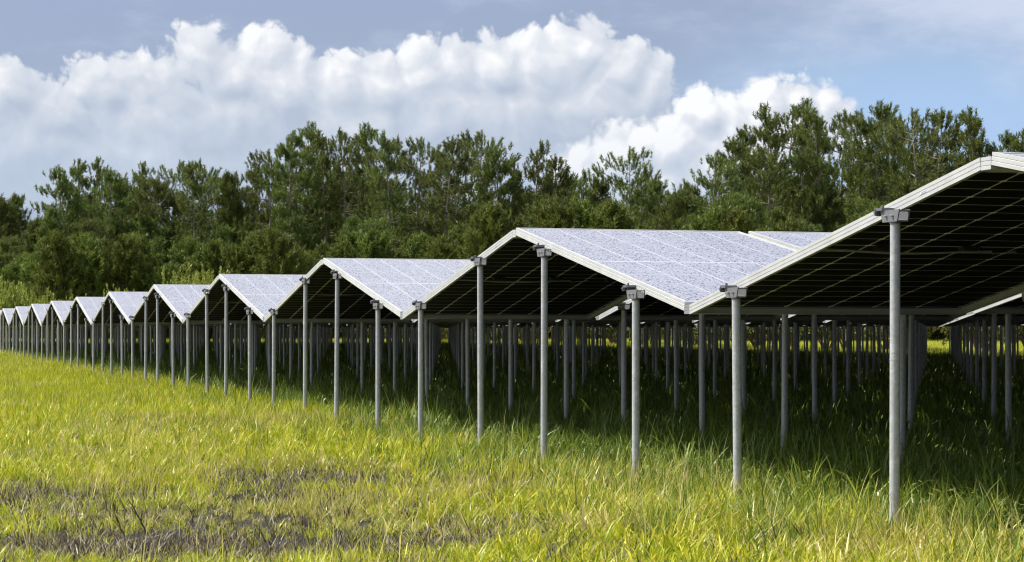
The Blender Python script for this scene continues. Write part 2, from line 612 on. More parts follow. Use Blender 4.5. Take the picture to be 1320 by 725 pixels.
GRP_R = 'panels deep in the array sloping down away'
GRP_F = 'panels deep in the array sloping up away'
for p in keep:
    near = p['dist'] < 26
    src = PANEL if near else PANEL_S
    o = copy_tree(src)
    o.name = 'solar_panel'
    jr = random.Random(p['r'] * 31 + p['k'] * 7 + p['s'])
    Mx = panel_matrix(p['E'], p['D'], p['z'], p['s'])
    Mx = Mx @ Matrix.Rotation(R(jr.uniform(-0.12, 0.12)), 4, 'X')
    o.matrix_world = Mx
    g = 'solar panels of the front row' if p['r'] == 0 else (('solar panels of the %s row back' % ordinal(p['r'] + 1)) if p['r'] <= 3 else (GRP_R if p['s'] < 0 else GRP_F))
    tag(o, panel_label(p), 'solar panel', g)
    if p['s'] < 0:
        # level connectors at ridge (near end) and valley (far end)
        for me, yy, zz in ((CONN_R, -(L / 2), 1), (CONN_V, (L / 2), -1)):
            c = bpy.data.objects.new(me.name, me); COL.objects.link(c); c.parent = o
            Dc = p['D'] + (-1 if zz > 0 else 1) * (HX / 2 + GAP / 2)
            zc = p['z'] + (RISE / 2 if zz > 0 else -RISE / 2)
            ex = Vector((CS, SN, 0)); dy = Vector((-SN, CS, 0)); cc = wp(Dc, p['E'], zc)
            Mw = Matrix(((ex.x, dy.x, 0, cc.x), (ex.y, dy.y, 0, cc.y), (0, 0, 1, cc.z), (0, 0, 0, 1)))
            c.matrix_local = Mx.inverted() @ Mw
    p['o'] = o

# stickers on two front frames
def sticker(k, s, y, ink=True):
    for p in keep:
        if p['r'] == 0 and p['k'] == k and p['s'] == s:
            m = MB(); m.box(-W / 2 - 0.0012, -W / 2 + 0.0005, y - 0.022, y + 0.022, 0.0165, 0.0240, 0)
            for q in range(5):
                m.box(-W / 2 - 0.0017, -W / 2 - 0.0010, y - 0.017 + q * 0.007, y - 0.013 + q * 0.007, 0.0190, 0.0220, 1)
            m.build('sticker', [M_STICK, M_INK], p['o'])
sticker(0, -1, -L / 2 + 0.36)
sticker(0, 1, -L / 2 + 0.20)
sticker(1, -1, -L / 2 + 0.30)

# all remaining panels of the array as one mass
def stuff_panels():
    fr = build_frame(); fv = np.array(fr.v); ff = np.array(fr.f)
    a, b = W / 2 - 0.0042, L / 2 - 0.0042
    z0, z1 = 0.0315, 0.0366
    bv = np.array([(-a, -b, z0), (a, -b, z0), (a, b, z0), (-a, b, z0), (-a, -b, z1), (a, -b, z1), (a, b, z1), (-a, b, z1)])
    bf = np.array([(0, 3, 2, 1), (4, 5, 6, 7), (0, 1, 5, 4), (1, 2, 6, 5), (2, 3, 7, 6), (3, 0, 4, 7)])
    V = np.concatenate([fv, bv]); Fc = np.concatenate([ff, bf + len(fv)])
    mi = np.array([0] * len(ff) + [2, 1, 2, 2, 2, 2])
    AV = []; AF = []; AM = []; n = 0
    for p in rest:
        M = np.array(panel_matrix(p['E'], p['D'], p['z'], p['s']))
        AV.append(V @ M[:3, :3].T + M[:3, 3]); AF.append(Fc + n); AM.append(mi); n += len(V)
        if p['s'] < 0:
            for zz in (1, -1):
                Dc = p['D'] - zz * (HX / 2 + GAP / 2); zc = p['z'] + zz * RISE / 2
                hg = GAP / 2 - 0.0012; hw = W / 2
                C = []
                for (x, y, z) in [(-hw, -hg, 0), (hw, -hg, 0), (hw, hg, 0), (-hw, hg, 0), (-hw, -hg, FH), (hw, -hg, FH), (hw, hg, FH), (-hw, hg, FH)]:
                    q = wp(Dc + y, p['E'] + x, zc + z); C.append((q.x, q.y, q.z))
                AV.append(np.array(C)); AF.append(bf + n); AM.append(np.zeros(6, int)); n += 8
    AV = np.concatenate(AV); AF = np.concatenate(AF); AM = np.concatenate(AM)
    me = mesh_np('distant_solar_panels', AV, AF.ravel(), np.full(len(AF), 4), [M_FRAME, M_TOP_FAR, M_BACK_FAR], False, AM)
    o = link(bpy.data.objects.new('distant_solar_panels', me))
    tag(o, 'mass of remaining solar panels in the far and deep parts of the array', 'solar panels', None, 'stuff')

M_TOP_FAR = mat_simple('dewy_sky_panel_glass_plain', (0.29, 0.295, 0.34), 0.3, 0, 0.3, 30)  # even tone of the dew and the painted-in sky reflection
M_BACK_FAR = mat_simple('black_panel_back_plain', (0.012, 0.012, 0.014), 0.55, 0, 0.3, 5)
stuff_panels()

# ------------------------------------------------------------------ posts
PR = 0.0172
def z_under(D):
    """underside height of the zigzag at D"""
    u = ((D - DR0) / PER) % 1.0
    d = min(u, 1 - u) * PER           # distance to the nearest ridge
    d = max(0.0, min(HX, d - GAP / 2))
    return Z_VAL + RISE - d * math.tan(TH)


def make_post():
    """pole + bracket, origin at the ground; bracket top at z = 0 of the bracket child"""
    root = empty('support_post')
    # pole : unit built for height 1, z from -0.35 (in ground) to top; scaled per height via its own mesh
    return root


POLE_CACHE = {}
def pole_mesh(h, n):
    key = (round(h, 3), n)
    if key in POLE_CACHE: return POLE_CACHE[key]
    mb = MB()
    mb.tube([(0, 0, -0.35), (0, 0, h)], PR, n)
    mb.tube([(0, 0, h * 0.56), (0, 0, h * 0.565)], PR * 1.03, n)
    me = mb.mesh('pole', M_GALV, False)
    # smooth sides
    me.polygons.foreach_set('use_smooth', [len(pl.vertices) == 4 for pl in me.polygons])
    POLE_CACHE[key] = me
    return me


def bracket_mesh():
    """folded saddle bracket, local x across the array (front = -x), y along the row, z=0 where it meets the frame"""
    mb = MB()
    hw_t, hw_b, h = 0.066, 0.050, 0.036
    for x in (-0.0215, 0.0175):
        mb.prism([(-hw_b, -h), (hw_b, -h), (hw_t, 0.004), (-hw_t, 0.004)], 'x', x, x + 0.004)
    mb.box(-0.0174, 0.0174, -hw_b + 0.001, hw_b - 0.001, -h, -h + 0.004)     # floor of the saddle
    mb.box(-0.0174, 0.0174, -hw_t, -hw_t + 0.012, -0.004, 0.001)
    mb.box(-0.0174, 0.0174, hw_t - 0.012, hw_t, -0.004, 0.001)
    mb.tube([(0, 0, -h - 0.006), (0, 0, -h + 0.001)], 0.0198, 14)             # collar on the pole
    me = mb.mesh('bracket', M_BRK)
    return me


def bolt_mesh():
    mb = MB()
    mb.tube([(-0.0285, 0, 0), (-0.0218, 0, 0)], 0.0055, 6)
    mb.tube([(-0.031, 0, 0), (-0.0285, 0, 0)], 0.003, 8)
    return mb.mesh('bolt', M_BOLT)


def clamp_mesh():
    mb = MB()
    mb.box(-0.030, 0.030, -0.088, -0.040, 0.012, 0.022)
    mb.box(-0.030, 0.030, -0.092, -0.080, -0.004, 0.018)
    mb.tube([(-0.012, -0.066, -0.014), (-0.012, -0.066, 0.032)], 0.005, 8)
    mb.tube([(-0.034, -0.086, 0.008), (0.034, -0.086, 0.008)], 0.006, 8)
    return mb.mesh('clamp', M_PAD)

BR, BO, CL = bracket_mesh(), bolt_mesh(), clamp_mesh()

posts = []
A_OFF = 0.562
for r in range(NROW + 1):
    Ep = E0 - 0.018 if r == 0 else (E0 + r * PITCH - (PITCH - W) / 2)
    if r == NROW: Ep = E0 + (NROW - 1) * PITCH + W + 0.018
    for k in range(KMIN, KMAX + 2):
        Dr = DR0 + PER * k
        for off, side in ((-PER / 2 + A_OFF, 1), (-A_OFF, 1), (A_OFF, -1), (PER / 2 - A_OFF, -1)):
            D = Dr + off
            if D > DR0 + PER * (KMAX + 1) or D < DR0 + PER * KMIN: continue
            jr = random.Random(r * 991 + int(D * 100))
            jD = jr.uniform(-0.012, 0.012); 
            zt = z_under(D)
            posts.append(dict(r=r, D=D + jD, E=Ep, zt=zt, side=side, seed=jr.random()))
for p in posts:
    q = project(wp(p['D'], p['E'], 0.7))
    p['x'] = q[0] if q else 9999
    p['vis'] = q is not None and -6 < q[0] < 1326
    p['dist'] = wp(p['D'], p['E']).length * (1 + 0.06 * p['r'])
pv = sorted([p for p in posts if p['vis']], key=lambda p: p['dist'])
pkeep = pv[:300]
keepids = set(id(p) for p in pkeep)
prest = [p for p in posts if id(p) not in keepids]
rc = {}
for p in sorted(pkeep, key=lambda p: p['D']):
    rc[p['r']] = rc.get(p['r'], 0) + 1
    p['i'] = rc[p['r']]

RZ = PHI
for p in pkeep:
    b = wp(p['D'], p['E'])
    gz = ground_z(b.x, b.y)
    ztop = p['zt'] - 0.001 + (0.012 if p['side'] > 0 else 0.0)
    o = empty('support_post', (b.x, b.y, gz), RZ)
    rr = random.Random(p['seed'])
    o.rotation_euler = (R(rr.uniform(-0.5, 0.5)), R(rr.uniform(-0.5, 0.5)), RZ)
    hp = ztop - gz - 0.030
    o_p = bpy.data.objects.new('pole', pole_mesh(hp - (hp % 0.002), 16 if p['dist'] < 25 else 10)); link(o_p, o)
    if p['dist'] < 60:
        br = link(bpy.data.objects.new('bracket', BR), o)
        zb = ztop - gz
        br.location = (0, 0, zb)
        if p['side'] > 0: br.scale = (1, 1, 1)
        if p['dist'] < 30:
            for y in (-0.022, 0.022):
                bo = link(bpy.data.objects.new('bolt', BO), br); bo.location = (0, y, -0.016)
            cl = link(bpy.data.objects.new('clamp', CL), br)
            if p['side'] < 0:
                cl.scale = (1, -1, 1); cl.location = (0, 0, -0.008)
            else:
                cl.scale = (1, -1, 1); cl.location = (0, 0, 0.004)
    if p['r'] == 0:
        lab = 'sunlit galvanised steel post in the front row, %s from the right' % ordinal(p['i']); g = 'posts of the front row'
    elif p['r'] <= 3:
        lab = 'steel post in the shade, %s row back, %s in that row from the right' % (ordinal(p['r'] + 1), ordinal(p['i']))
        g = 'posts of the %s row' % ordinal(p['r'] + 1)
    else:
        lab = 'dark slender steel post standing deep in the shade under the array'; g = 'posts deep under the array'
    tag(o, lab, 'post', g)


def stuff_posts():
    n = 8
    an = np.arange(n) * 2 * np.pi / n
    ring = np.stack([np.cos(an) * PR, np.sin(an) * PR], 1)
    AV = []; AF = []; AT = []; m = 0
    for p in prest:
        b = wp(p['D'], p['E']); zt = p['zt'] - 0.002 + (0.012 if p['side'] > 0 else 0)
        lo = np.column_stack([ring + [b.x, b.y], np.full(n, -0.3)]); hi = np.column_stack([ring + [b.x, b.y], np.full(n, zt - 0.03)])
        AV += [lo, hi]
        for k in range(n):
            k2 = (k + 1) % n
            AF += [m + k, m + k2, m + n + k2, m + n + k]; AT.append(4)
        m += 2 * n
        ex = np.array([CS, SN]); dy = np.array([-SN, CS]); c = np.array([b.x, b.y])
        box = []
        for z, h in ((zt - 0.044, 0.044), (zt, 0.056)):
            for sx, sy in ((-1, -1), (1, -1), (1, 1), (-1, 1)):
                q = c + ex * sx * 0.023 + dy * sy * h
                box.append((q[0], q[1], z))
        AV.append(np.array(box))
        for f in ((0, 3, 2, 1), (4, 5, 6, 7), (0, 1, 5, 4), (1, 2, 6, 5), (2, 3, 7, 6), (3, 0, 4, 7)):
            AF += [m + i for i in f]; AT.append(4)
        m += 8
    me = mesh_np('distant_posts', np.concatenate(AV), AF, AT, [M_GALV])
    o = link(bpy.data.objects.new('distant_posts', me))
    tag(o, 'mass of remaining steel posts in the far and deep parts of the array', 'posts', None, 'stuff')
stuff_posts()

for pr_ in protos:
    for ch in list(pr_.children): bpy.data.objects.remove(ch)
    bpy.data.objects.remove(pr_)

# ------------------------------------------------------------------ grass
def blades(nb, h0, h1, wid, spread, lean, seed, bend=0.6, segs=3, tint=(0, 1), flat=0.0):
    rg = np.random.default_rng(seed)
    V = []; Fc = []; T = []; C = []; n = 0
    for i in range(nb):
        a = rg.uniform(0, 2 * np.pi); r = spread * math.sqrt(rg.uniform(0, 1))
        bx, by = r * math.cos(a), r * math.sin(a)
        h = rg.uniform(h0, h1); w = wid * rg.uniform(0.6, 1.25)
        d = rg.uniform(0, 2 * np.pi); ln = rg.uniform(0.05, lean)
        dx, dy = math.cos(d), math.sin(d)
        tw = rg.uniform(0, 2 * np.pi); sx, sy = math.cos(tw), math.sin(tw)
        bd = bend * rg.uniform(0.2, 1.3)
        p = np.array([bx, by, -0.01]); ang = ln
        tnt = rg.uniform(*tint)
        pts = [p.copy()]
        for s in range(segs):
            step = h / segs
            p = p + np.array([dx * math.sin(ang), dy * math.sin(ang), math.cos(ang)]) * step
            ang = min(ang + bd / segs * (1 + s * 0.5), 2.3)
            pts.append(p.copy())
        for s, q in enumerate(pts):
            ww = w * (1 - (s / segs) ** 1.6) * 0.5
            if s == segs:
                V.append(q); T_ = 1
                C.append(tnt)
            else:
                V.append(q - np.array([sx, sy, 0]) * ww); V.append(q + np.array([sx, sy, 0]) * ww)
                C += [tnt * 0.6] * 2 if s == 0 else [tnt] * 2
        for s in range(segs - 1):
            Fc += [n + 2 * s, n + 2 * s + 1, n + 2 * s + 3, n + 2 * s + 2]; T.append(4)
        Fc += [n + 2 * (segs - 1), n + 2 * (segs - 1) + 1, n + 2 * segs]; T.append(3)
        n += 2 * segs + 1
    return np.array(V), Fc, T, C


def leaves(nl, size, spread, hgt, seed):
    """small broad-leaved weed"""
    rg = np.random.default_rng(seed); V = []; Fc = []; T = []; C = []; n = 0
    for i in range(nl):
        a = rg.uniform(0, 2 * np.pi); r = spread * rg.uniform(0.2, 1); z = hgt * rg.uniform(0.1, 1)
        d = np.array([math.cos(a), math.sin(a), rg.uniform(-0.3, 0.5)]); d /= np.linalg.norm(d)
        s = np.cross(d, [0, 0, 1.0]); s /= np.linalg.norm(s)
        c = np.array([math.cos(a) * r, math.sin(a) * r, z]); k = size * rg.uniform(0.6, 1.2)
        up = np.cross(s, d)
        V += [c - d * k, c + s * k * 0.42 + up * 0.05 * k, c + d * k, c - s * k * 0.42 + up * 0.05 * k]
        Fc += [n, n + 1, n + 2, n + 3]; T.append(4); C += [rg.uniform(0, 1)] * 4; n += 4
    return np.array(V), Fc, T, C


def tuft_collection(name, mat, specs):
    c = bpy.data.collections.new(name)
    for i, sp in enumerate(specs):
        V, Fc, T, C = sp
        me = mesh_np(name + '_tuft', V, Fc, T, [mat], True, None, C)
        c.objects.link(bpy.data.objects.new(name + '_tuft', me))
    return c


def scatter(name, label, cat, pts, scl, coll, seed=0):
    """pts (n,3), scl (n,) -> one object, GN instancing of the tufts"""
    me = bpy.data.meshes.new(name)
    me.vertices.add(len(pts)); me.vertices.foreach_set('co', np.asarray(pts, np.float32).ravel())
    rg = np.random.default_rng(seed)
    a = me.attributes.new('scl', 'FLOAT', 'POINT'); a.data.foreach_set('value', np.asarray(scl, np.float32))
    a = me.attributes.new('rot', 'FLOAT_VECTOR', 'POINT')
    rot = np.stack([rg.normal(0, 0.12, len(pts)), rg.normal(0, 0.12, len(pts)), rg.uniform(0, 6.283, len(pts))], 1).astype(np.float32)
    a.data.foreach_set('vector', rot.ravel())
    me.update()
    o = link(bpy.data.objects.new(name, me))
    ng = bpy.data.node_groups.new(name + '_gn', 'GeometryNodeTree')
    ng.interface.new_socket('Geometry', in_out='INPUT', socket_type='NodeSocketGeometry')
    ng.interface.new_socket('Geometry', in_out='OUTPUT', socket_type='NodeSocketGeometry')
    N = ng.nodes; Lk = ng.links
    gi = N.new('NodeGroupInput'); go = N.new('NodeGroupOutput')
    ci = N.new('GeometryNodeCollectionInfo'); ci.inputs[0].default_value = coll
    ci.inputs[1].default_value = True; ci.inputs[2].default_value = True
    ip = N.new('GeometryNodeInstanceOnPoints'); ip.inputs['Pick Instance'].default_value = True
    s = N.new('GeometryNodeInputNamedAttribute'); s.data_type = 'FLOAT'; s.inputs[0].default_value = 'scl'
    r = N.new('GeometryNodeInputNamedAttribute'); r.data_type = 'FLOAT_VECTOR'; r.inputs[0].default_value = 'rot'
    m2p = N.new('GeometryNodeMeshToPoints')
    Lk.new(gi.outputs[0], m2p.inputs[0]); Lk.new(m2p.outputs[0], ip.inputs['Points'])
    Lk.new(ci.outputs[0], ip.inputs['Instance'])
    Lk.new(s.outputs[0], ip.inputs['Scale']); Lk.new(r.outputs[0], ip.inputs['Rotation'])
    Lk.new(ip.outputs[0], go.inputs[0])
    md = o.modifiers.new('scatter', 'NODES'); md.node_group = ng
    tag(o, label, cat, None, 'stuff')
    return o


def sample_view(n, y0, y1, power, margin=1.25, xlim=None):
    """random ground points in (a widened) view wedge, density ~ Y^-power"""
    # pdf over Y of points: width(Y)*Y^-power = Y^(1-power)
    u = rng.uniform(0, 1, n)
    e = 2 - power
    if abs(e) < 1e-6:
        Y = y0 * (y1 / y0) ** u
    else:
        Y = (y0 ** e + u * (y1 ** e - y0 ** e)) ** (1 / e)
    half = 0.2538 * margin * Y + 0.5
    X = rng.uniform(-1, 1, n) * half
    return X, Y


def en(X, Y):
    return X * CS + Y * SN, -X * SN + Y * CS    # E, D


def npnoise(X, Y, s, z=0.0):
    return np.array([noise.noise(Vector((x * s, y * s, z))) for x, y in zip(X, Y)])


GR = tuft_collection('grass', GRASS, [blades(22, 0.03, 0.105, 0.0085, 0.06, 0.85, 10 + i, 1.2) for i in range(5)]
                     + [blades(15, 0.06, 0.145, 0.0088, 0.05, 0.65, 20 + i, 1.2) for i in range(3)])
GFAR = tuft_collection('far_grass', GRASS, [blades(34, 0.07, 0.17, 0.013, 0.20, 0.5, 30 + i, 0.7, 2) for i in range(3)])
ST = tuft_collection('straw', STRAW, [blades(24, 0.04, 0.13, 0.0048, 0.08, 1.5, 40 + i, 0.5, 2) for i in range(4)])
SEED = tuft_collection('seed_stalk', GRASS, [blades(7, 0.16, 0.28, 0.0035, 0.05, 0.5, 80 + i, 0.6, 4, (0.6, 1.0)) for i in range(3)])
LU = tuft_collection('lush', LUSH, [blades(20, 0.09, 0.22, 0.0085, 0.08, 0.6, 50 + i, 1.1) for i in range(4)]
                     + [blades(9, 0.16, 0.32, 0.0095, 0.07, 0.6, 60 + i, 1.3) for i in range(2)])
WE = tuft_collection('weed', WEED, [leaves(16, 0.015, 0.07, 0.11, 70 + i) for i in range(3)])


def gz_arr(X, Y):
    return np.array([ground_z(x, y) for x, y in zip(X, Y)])


def build_grass():
    # how bare the ground is, near the camera
    def bare(X, Y):
        n1 = npnoise(X * 0.55, Y * 1.5, 1.0, 5.0); n2 = npnoise(X, Y, 2.6, 9.0)
        b = n1 * 0.9 + n2 * 0.5
        n3 = npnoise(X, Y, 5.5, 31.0)
        d = b * 0.8 - 0.30
        for (px, py, rx, ry, k) in ((30, 645, 0.42, 0.60, 0.56), (240, 705, 0.40, 0.48, 0.66), (90, 700, 0.30, 0.40, 0.44), (370, 705, 0.25, 0.35, 0.38), (150, 665, 0.30, 0.35, 0.28),
                                   (285, 612, 0.45, 0.35, 0.35), (690, 625, 0.6, 0.4, 0.28), (520, 700, 0.4, 0.2, 0.35), (830, 690, 0.45, 0.2, 0.30), (420, 620, 0.5, 0.4, 0.25)):
            yc = F * HC / (py - 425.0); xc = (px - 660) / F * yc
            d = np.maximum(d, b * 0.35 + k * np.exp(-((X - xc) / rx) ** 2 - ((Y - yc) / ry) ** 2) - 0.12)
        d = d + n3 * 0.42
        d -= 0.4 * (Y > 10)
        return d
    # sunlit meadow, near
    X, Y = sample_view(17500, 4.2, 17, 1.9, 1.3)
    E, D = en(X, Y)
    d = bare(X, Y)
    ok = (E < E0 + 0.25) & ((d < 0.12) | (rng.uniform(0, 1, len(X)) < 0.30))
    X, Y, d = X[ok], Y[ok], d[ok]
    tall = 0.6 * npnoise(X, Y, 0.8, 2.0) + 0.7 * npnoise(X, Y, 2.3, 12.0)
    short = 1 - 0.42 / (1 + np.exp((X + 0.35) / 0.25)) / (1 + np.exp((Y - 8.8) / 0.5))
    s = short * rng.uniform(0.55, 1.3, len(X)) * (1 + 0.7 * tall) * np.where(d > -0.05, 0.75, 1.0) * np.clip(0.9 + 0.012 * (Y - 6), 0.9, 1.15)
    scatter('meadow_grass', 'yellow-green meadow grass in full sun in front of the array', 'grass', np.column_stack([X, Y, gz_arr(X, Y)]), s, GR, 1)
    # sunlit meadow, far
    X, Y = sample_view(52000, 15, 130, 1.35, 1.2)
    E, D = en(X, Y)
    ok = (E < E0 + 0.3) | (E > E0 + NROW * PITCH + 0.3) | (D > DR0 + PER * (KMAX + 1) + 1)
    X, Y = X[ok], Y[ok]
    s = rng.uniform(0.7, 1.2, len(X)) * np.clip(0.8 + 0.012 * (Y - 15), 0.8, 1.6)
    scatter('field_grass', 'sunlit yellow-green grass running along and beyond the array', 'grass', np.column_stack([X, Y, gz_arr(X, Y)]), s, GFAR, 2)
    # taller wiry stems and ranker tufts, mostly toward the posts
    X, Y = sample_view(4000, 5.0, 16, 1.7, 1.25)
    E, D = en(X, Y)
    nn = npnoise(X, Y, 0.9, 44.0)
    ok = (E < E0 + 0.3) & (nn + 0.45 * (E > E0 - 0.9) > 0.12) & ~((X < -0.3) & (Y < 8.5) & (nn < 0.35))
    X, Y = X[ok], Y[ok]
    scatter('tall_grass_stems', 'taller thin grass stems rising out of the sunlit meadow', 'grass', np.column_stack([X, Y, gz_arr(X, Y)]), rng.uniform(0.45, 1.0, len(X)), SEED, 6)
    X, Y = sample_view(6000, 5.5, 22, 1.7, 1.2)
    E, D = en(X, Y)
    ok = (E > E0 - 0.8) & (E < E0 + 0.4) & (npnoise(X, Y, 1.5, 51.0) > -0.05)
    X, Y = X[ok], Y[ok]
    scatter('post_base_grass', 'ranker green grass crowding the feet of the front posts', 'grass', np.column_stack([X, Y, gz_arr(X, Y)]), rng.uniform(0.45, 0.85, len(X)), LU, 7)
    # straw
    X, Y = sample_view(15000, 4.2, 12.5, 2.0, 1.3)
    E, D = en(X, Y)
    d = bare(X, Y)
    ok = (E < E0 - 0.1) & (rng.uniform(0, 1, len(X)) < np.clip(0.30 + d * 1.2, 0.05, 0.85))
    X, Y = X[ok], Y[ok]
    scatter('dry_grass', 'tan dead grass and straw lying on the bare dark soil', 'dry grass', np.column_stack([X, Y, gz_arr(X, Y)]), rng.uniform(0.45, 0.95, len(X)), ST, 3)
    # under the array
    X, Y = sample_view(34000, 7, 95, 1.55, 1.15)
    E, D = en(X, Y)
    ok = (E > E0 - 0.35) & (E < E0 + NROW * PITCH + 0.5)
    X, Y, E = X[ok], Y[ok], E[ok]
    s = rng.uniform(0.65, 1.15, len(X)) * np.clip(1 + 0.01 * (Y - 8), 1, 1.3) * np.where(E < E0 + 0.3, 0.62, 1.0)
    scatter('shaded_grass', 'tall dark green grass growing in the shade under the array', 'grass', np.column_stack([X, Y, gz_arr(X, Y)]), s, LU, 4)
    X, Y = sample_view(4200, 7, 60, 1.7, 1.15)
    E, D = en(X, Y)
    nn = npnoise(X, Y, 0.7, 20.0)
    ok = (E > E0 - 0.1) & (E < E0 + NROW * PITCH) & (nn > -0.15)
    X, Y = X[ok], Y[ok]
    scatter('shaded_weeds', 'small broad-leaved weeds among the shaded grass under the array', 'weeds', np.column_stack([X, Y, gz_arr(X, Y)]), rng.uniform(0.6, 1.3, len(X)), WE, 5)
build_grass()


# a few dark stalks in the meadow
M_STALK = mat_simple('dark_stalk', (0.07, 0.045, 0.035), 0.8)
def stalk(px, py_base, h, lean, label, seed):
    Y = F * HC / (py_base - 425.0); X = px_to_xy(px, Y)
    rg = random.Random(seed); mb = MB()
    pts = [Vector((0, 0, -0.03))]
    for i in range(1, 6):
        pts.append(Vector((lean * h * i / 5 + rg.uniform(-.002, .002), rg.uniform(-.004, .004), h * i / 5)))
    mb.tube(pts, [0.0032, 0.003, 0.0026, 0.0022, 0.0018, 0.001], 6)
    for q in range(4):
        i = rg.randint(1, 4); d = Vector((rg.uniform(-1, 1), rg.uniform(-1, 1), 0.9)).normalized()
        mb.tube([pts[i], pts[i] + d * h * 0.14, pts[i] + d * h * 0.22 + Vector((0, 0, .01))], [0.0016, 0.0012, 0.0006], 5)
    o = mb.build('dead_stalk', M_STALK)
    o.location = (X, Y, ground_z(X, Y))
    tag(o, label, 'stalk', 'dead stalks in the meadow')
stalk(192, 690, 0.13, -0.55, 'dark leaning dead stalk over the bare soil patch at lower left', 1)
stalk(1050, 712, 0.10, -0.75, 'dark leaning dead stalk in the bright grass between the two nearest posts', 2)
stalk(655, 640, 0.10, 0.25, 'short dark dead stalk below the post at the middle ridge', 3)
stalk(38, 545, 0.14, -0.15, 'thin dead stalk standing at the far left of the meadow', 4)
stalk(385, 722, 0.07, -0.2, 'stubby reddish dead stalk at the bottom edge of the meadow', 5)


# ------------------------------------------------------------------ trees
NEEDLE_A = mat_foliage('pine_needles', (0.060, 0.084, 0.016), (0.135, 0.170, 0.034), (0.26, 0.285, 0.065), 0.3)
NEEDLE_B = mat_foliage('young_pine_needles', (0.065, 0.092, 0.014), (0.145, 0.185, 0.030), (0.27, 0.305, 0.060), 0.3)
SHRUB = mat_foliage('shrub_leaves', (0.12, 0.125, 0.03), (0.27, 0.26, 0.07), (0.48, 0.43, 0.20), 0.35)
SHRUB_G = mat_foliage('green_shrub_leaves', (0.06, 0.085, 0.02), (0.14, 0.18, 0.045), (0.27, 0.30, 0.10), 0.35)
SHRUB_Y = mat_foliage('yellow_green_shrub_leaves', (0.12, 0.14, 0.02), (0.25, 0.28, 0.045), (0.42, 0.43, 0.10), 0.35)
BARK = mat_bark('pine_bark', (0.14, 0.115, 0.095), (0.40, 0.34, 0.28))
TWIG = mat_bark('shrub_wood', (0.10, 0.08, 0.06), (0.22, 0.18, 0.14))


def tuft_tris(centers, dirs, n_needle, length, width, rg, tint0, spread=1.0, stretch=0.8):
    """clumps of needles: arrays of thin triangles radiating about a direction"""
    k = len(centers)
    C = np.repeat(centers, n_needle, 0); Dd = np.repeat(dirs, n_needle, 0)
    m = len(C)
    rd = rg.normal(0, 1, (m, 3)); rd /= np.linalg.norm(rd, axis=1)[:, None]
    d = Dd * 0.95 + rd * spread; d /= np.linalg.norm(d, axis=1)[:, None]
    sd = np.cross(d, rg.normal(0, 1, (m, 3))); sd /= np.linalg.norm(sd, axis=1)[:, None]
    ln = (length * rg.uniform(0.6, 1.15, m))[:, None]
    off = rg.normal(0, 0.10 * length, (m, 3)) + Dd * (rg.uniform(-1, 1, m)[:, None] * length * stretch)
    a = C + off - sd * width / 2; b = C + off + sd * width / 2; c = C + off + d * ln
    V = np.empty((m * 3, 3)); V[0::3] = a; V[1::3] = b; V[2::3] = c
    tint = np.repeat(np.clip(np.repeat(tint0, n_needle) + rg.uniform(-0.22, 0.22, m), 0, 1), 3)
    return V, tint


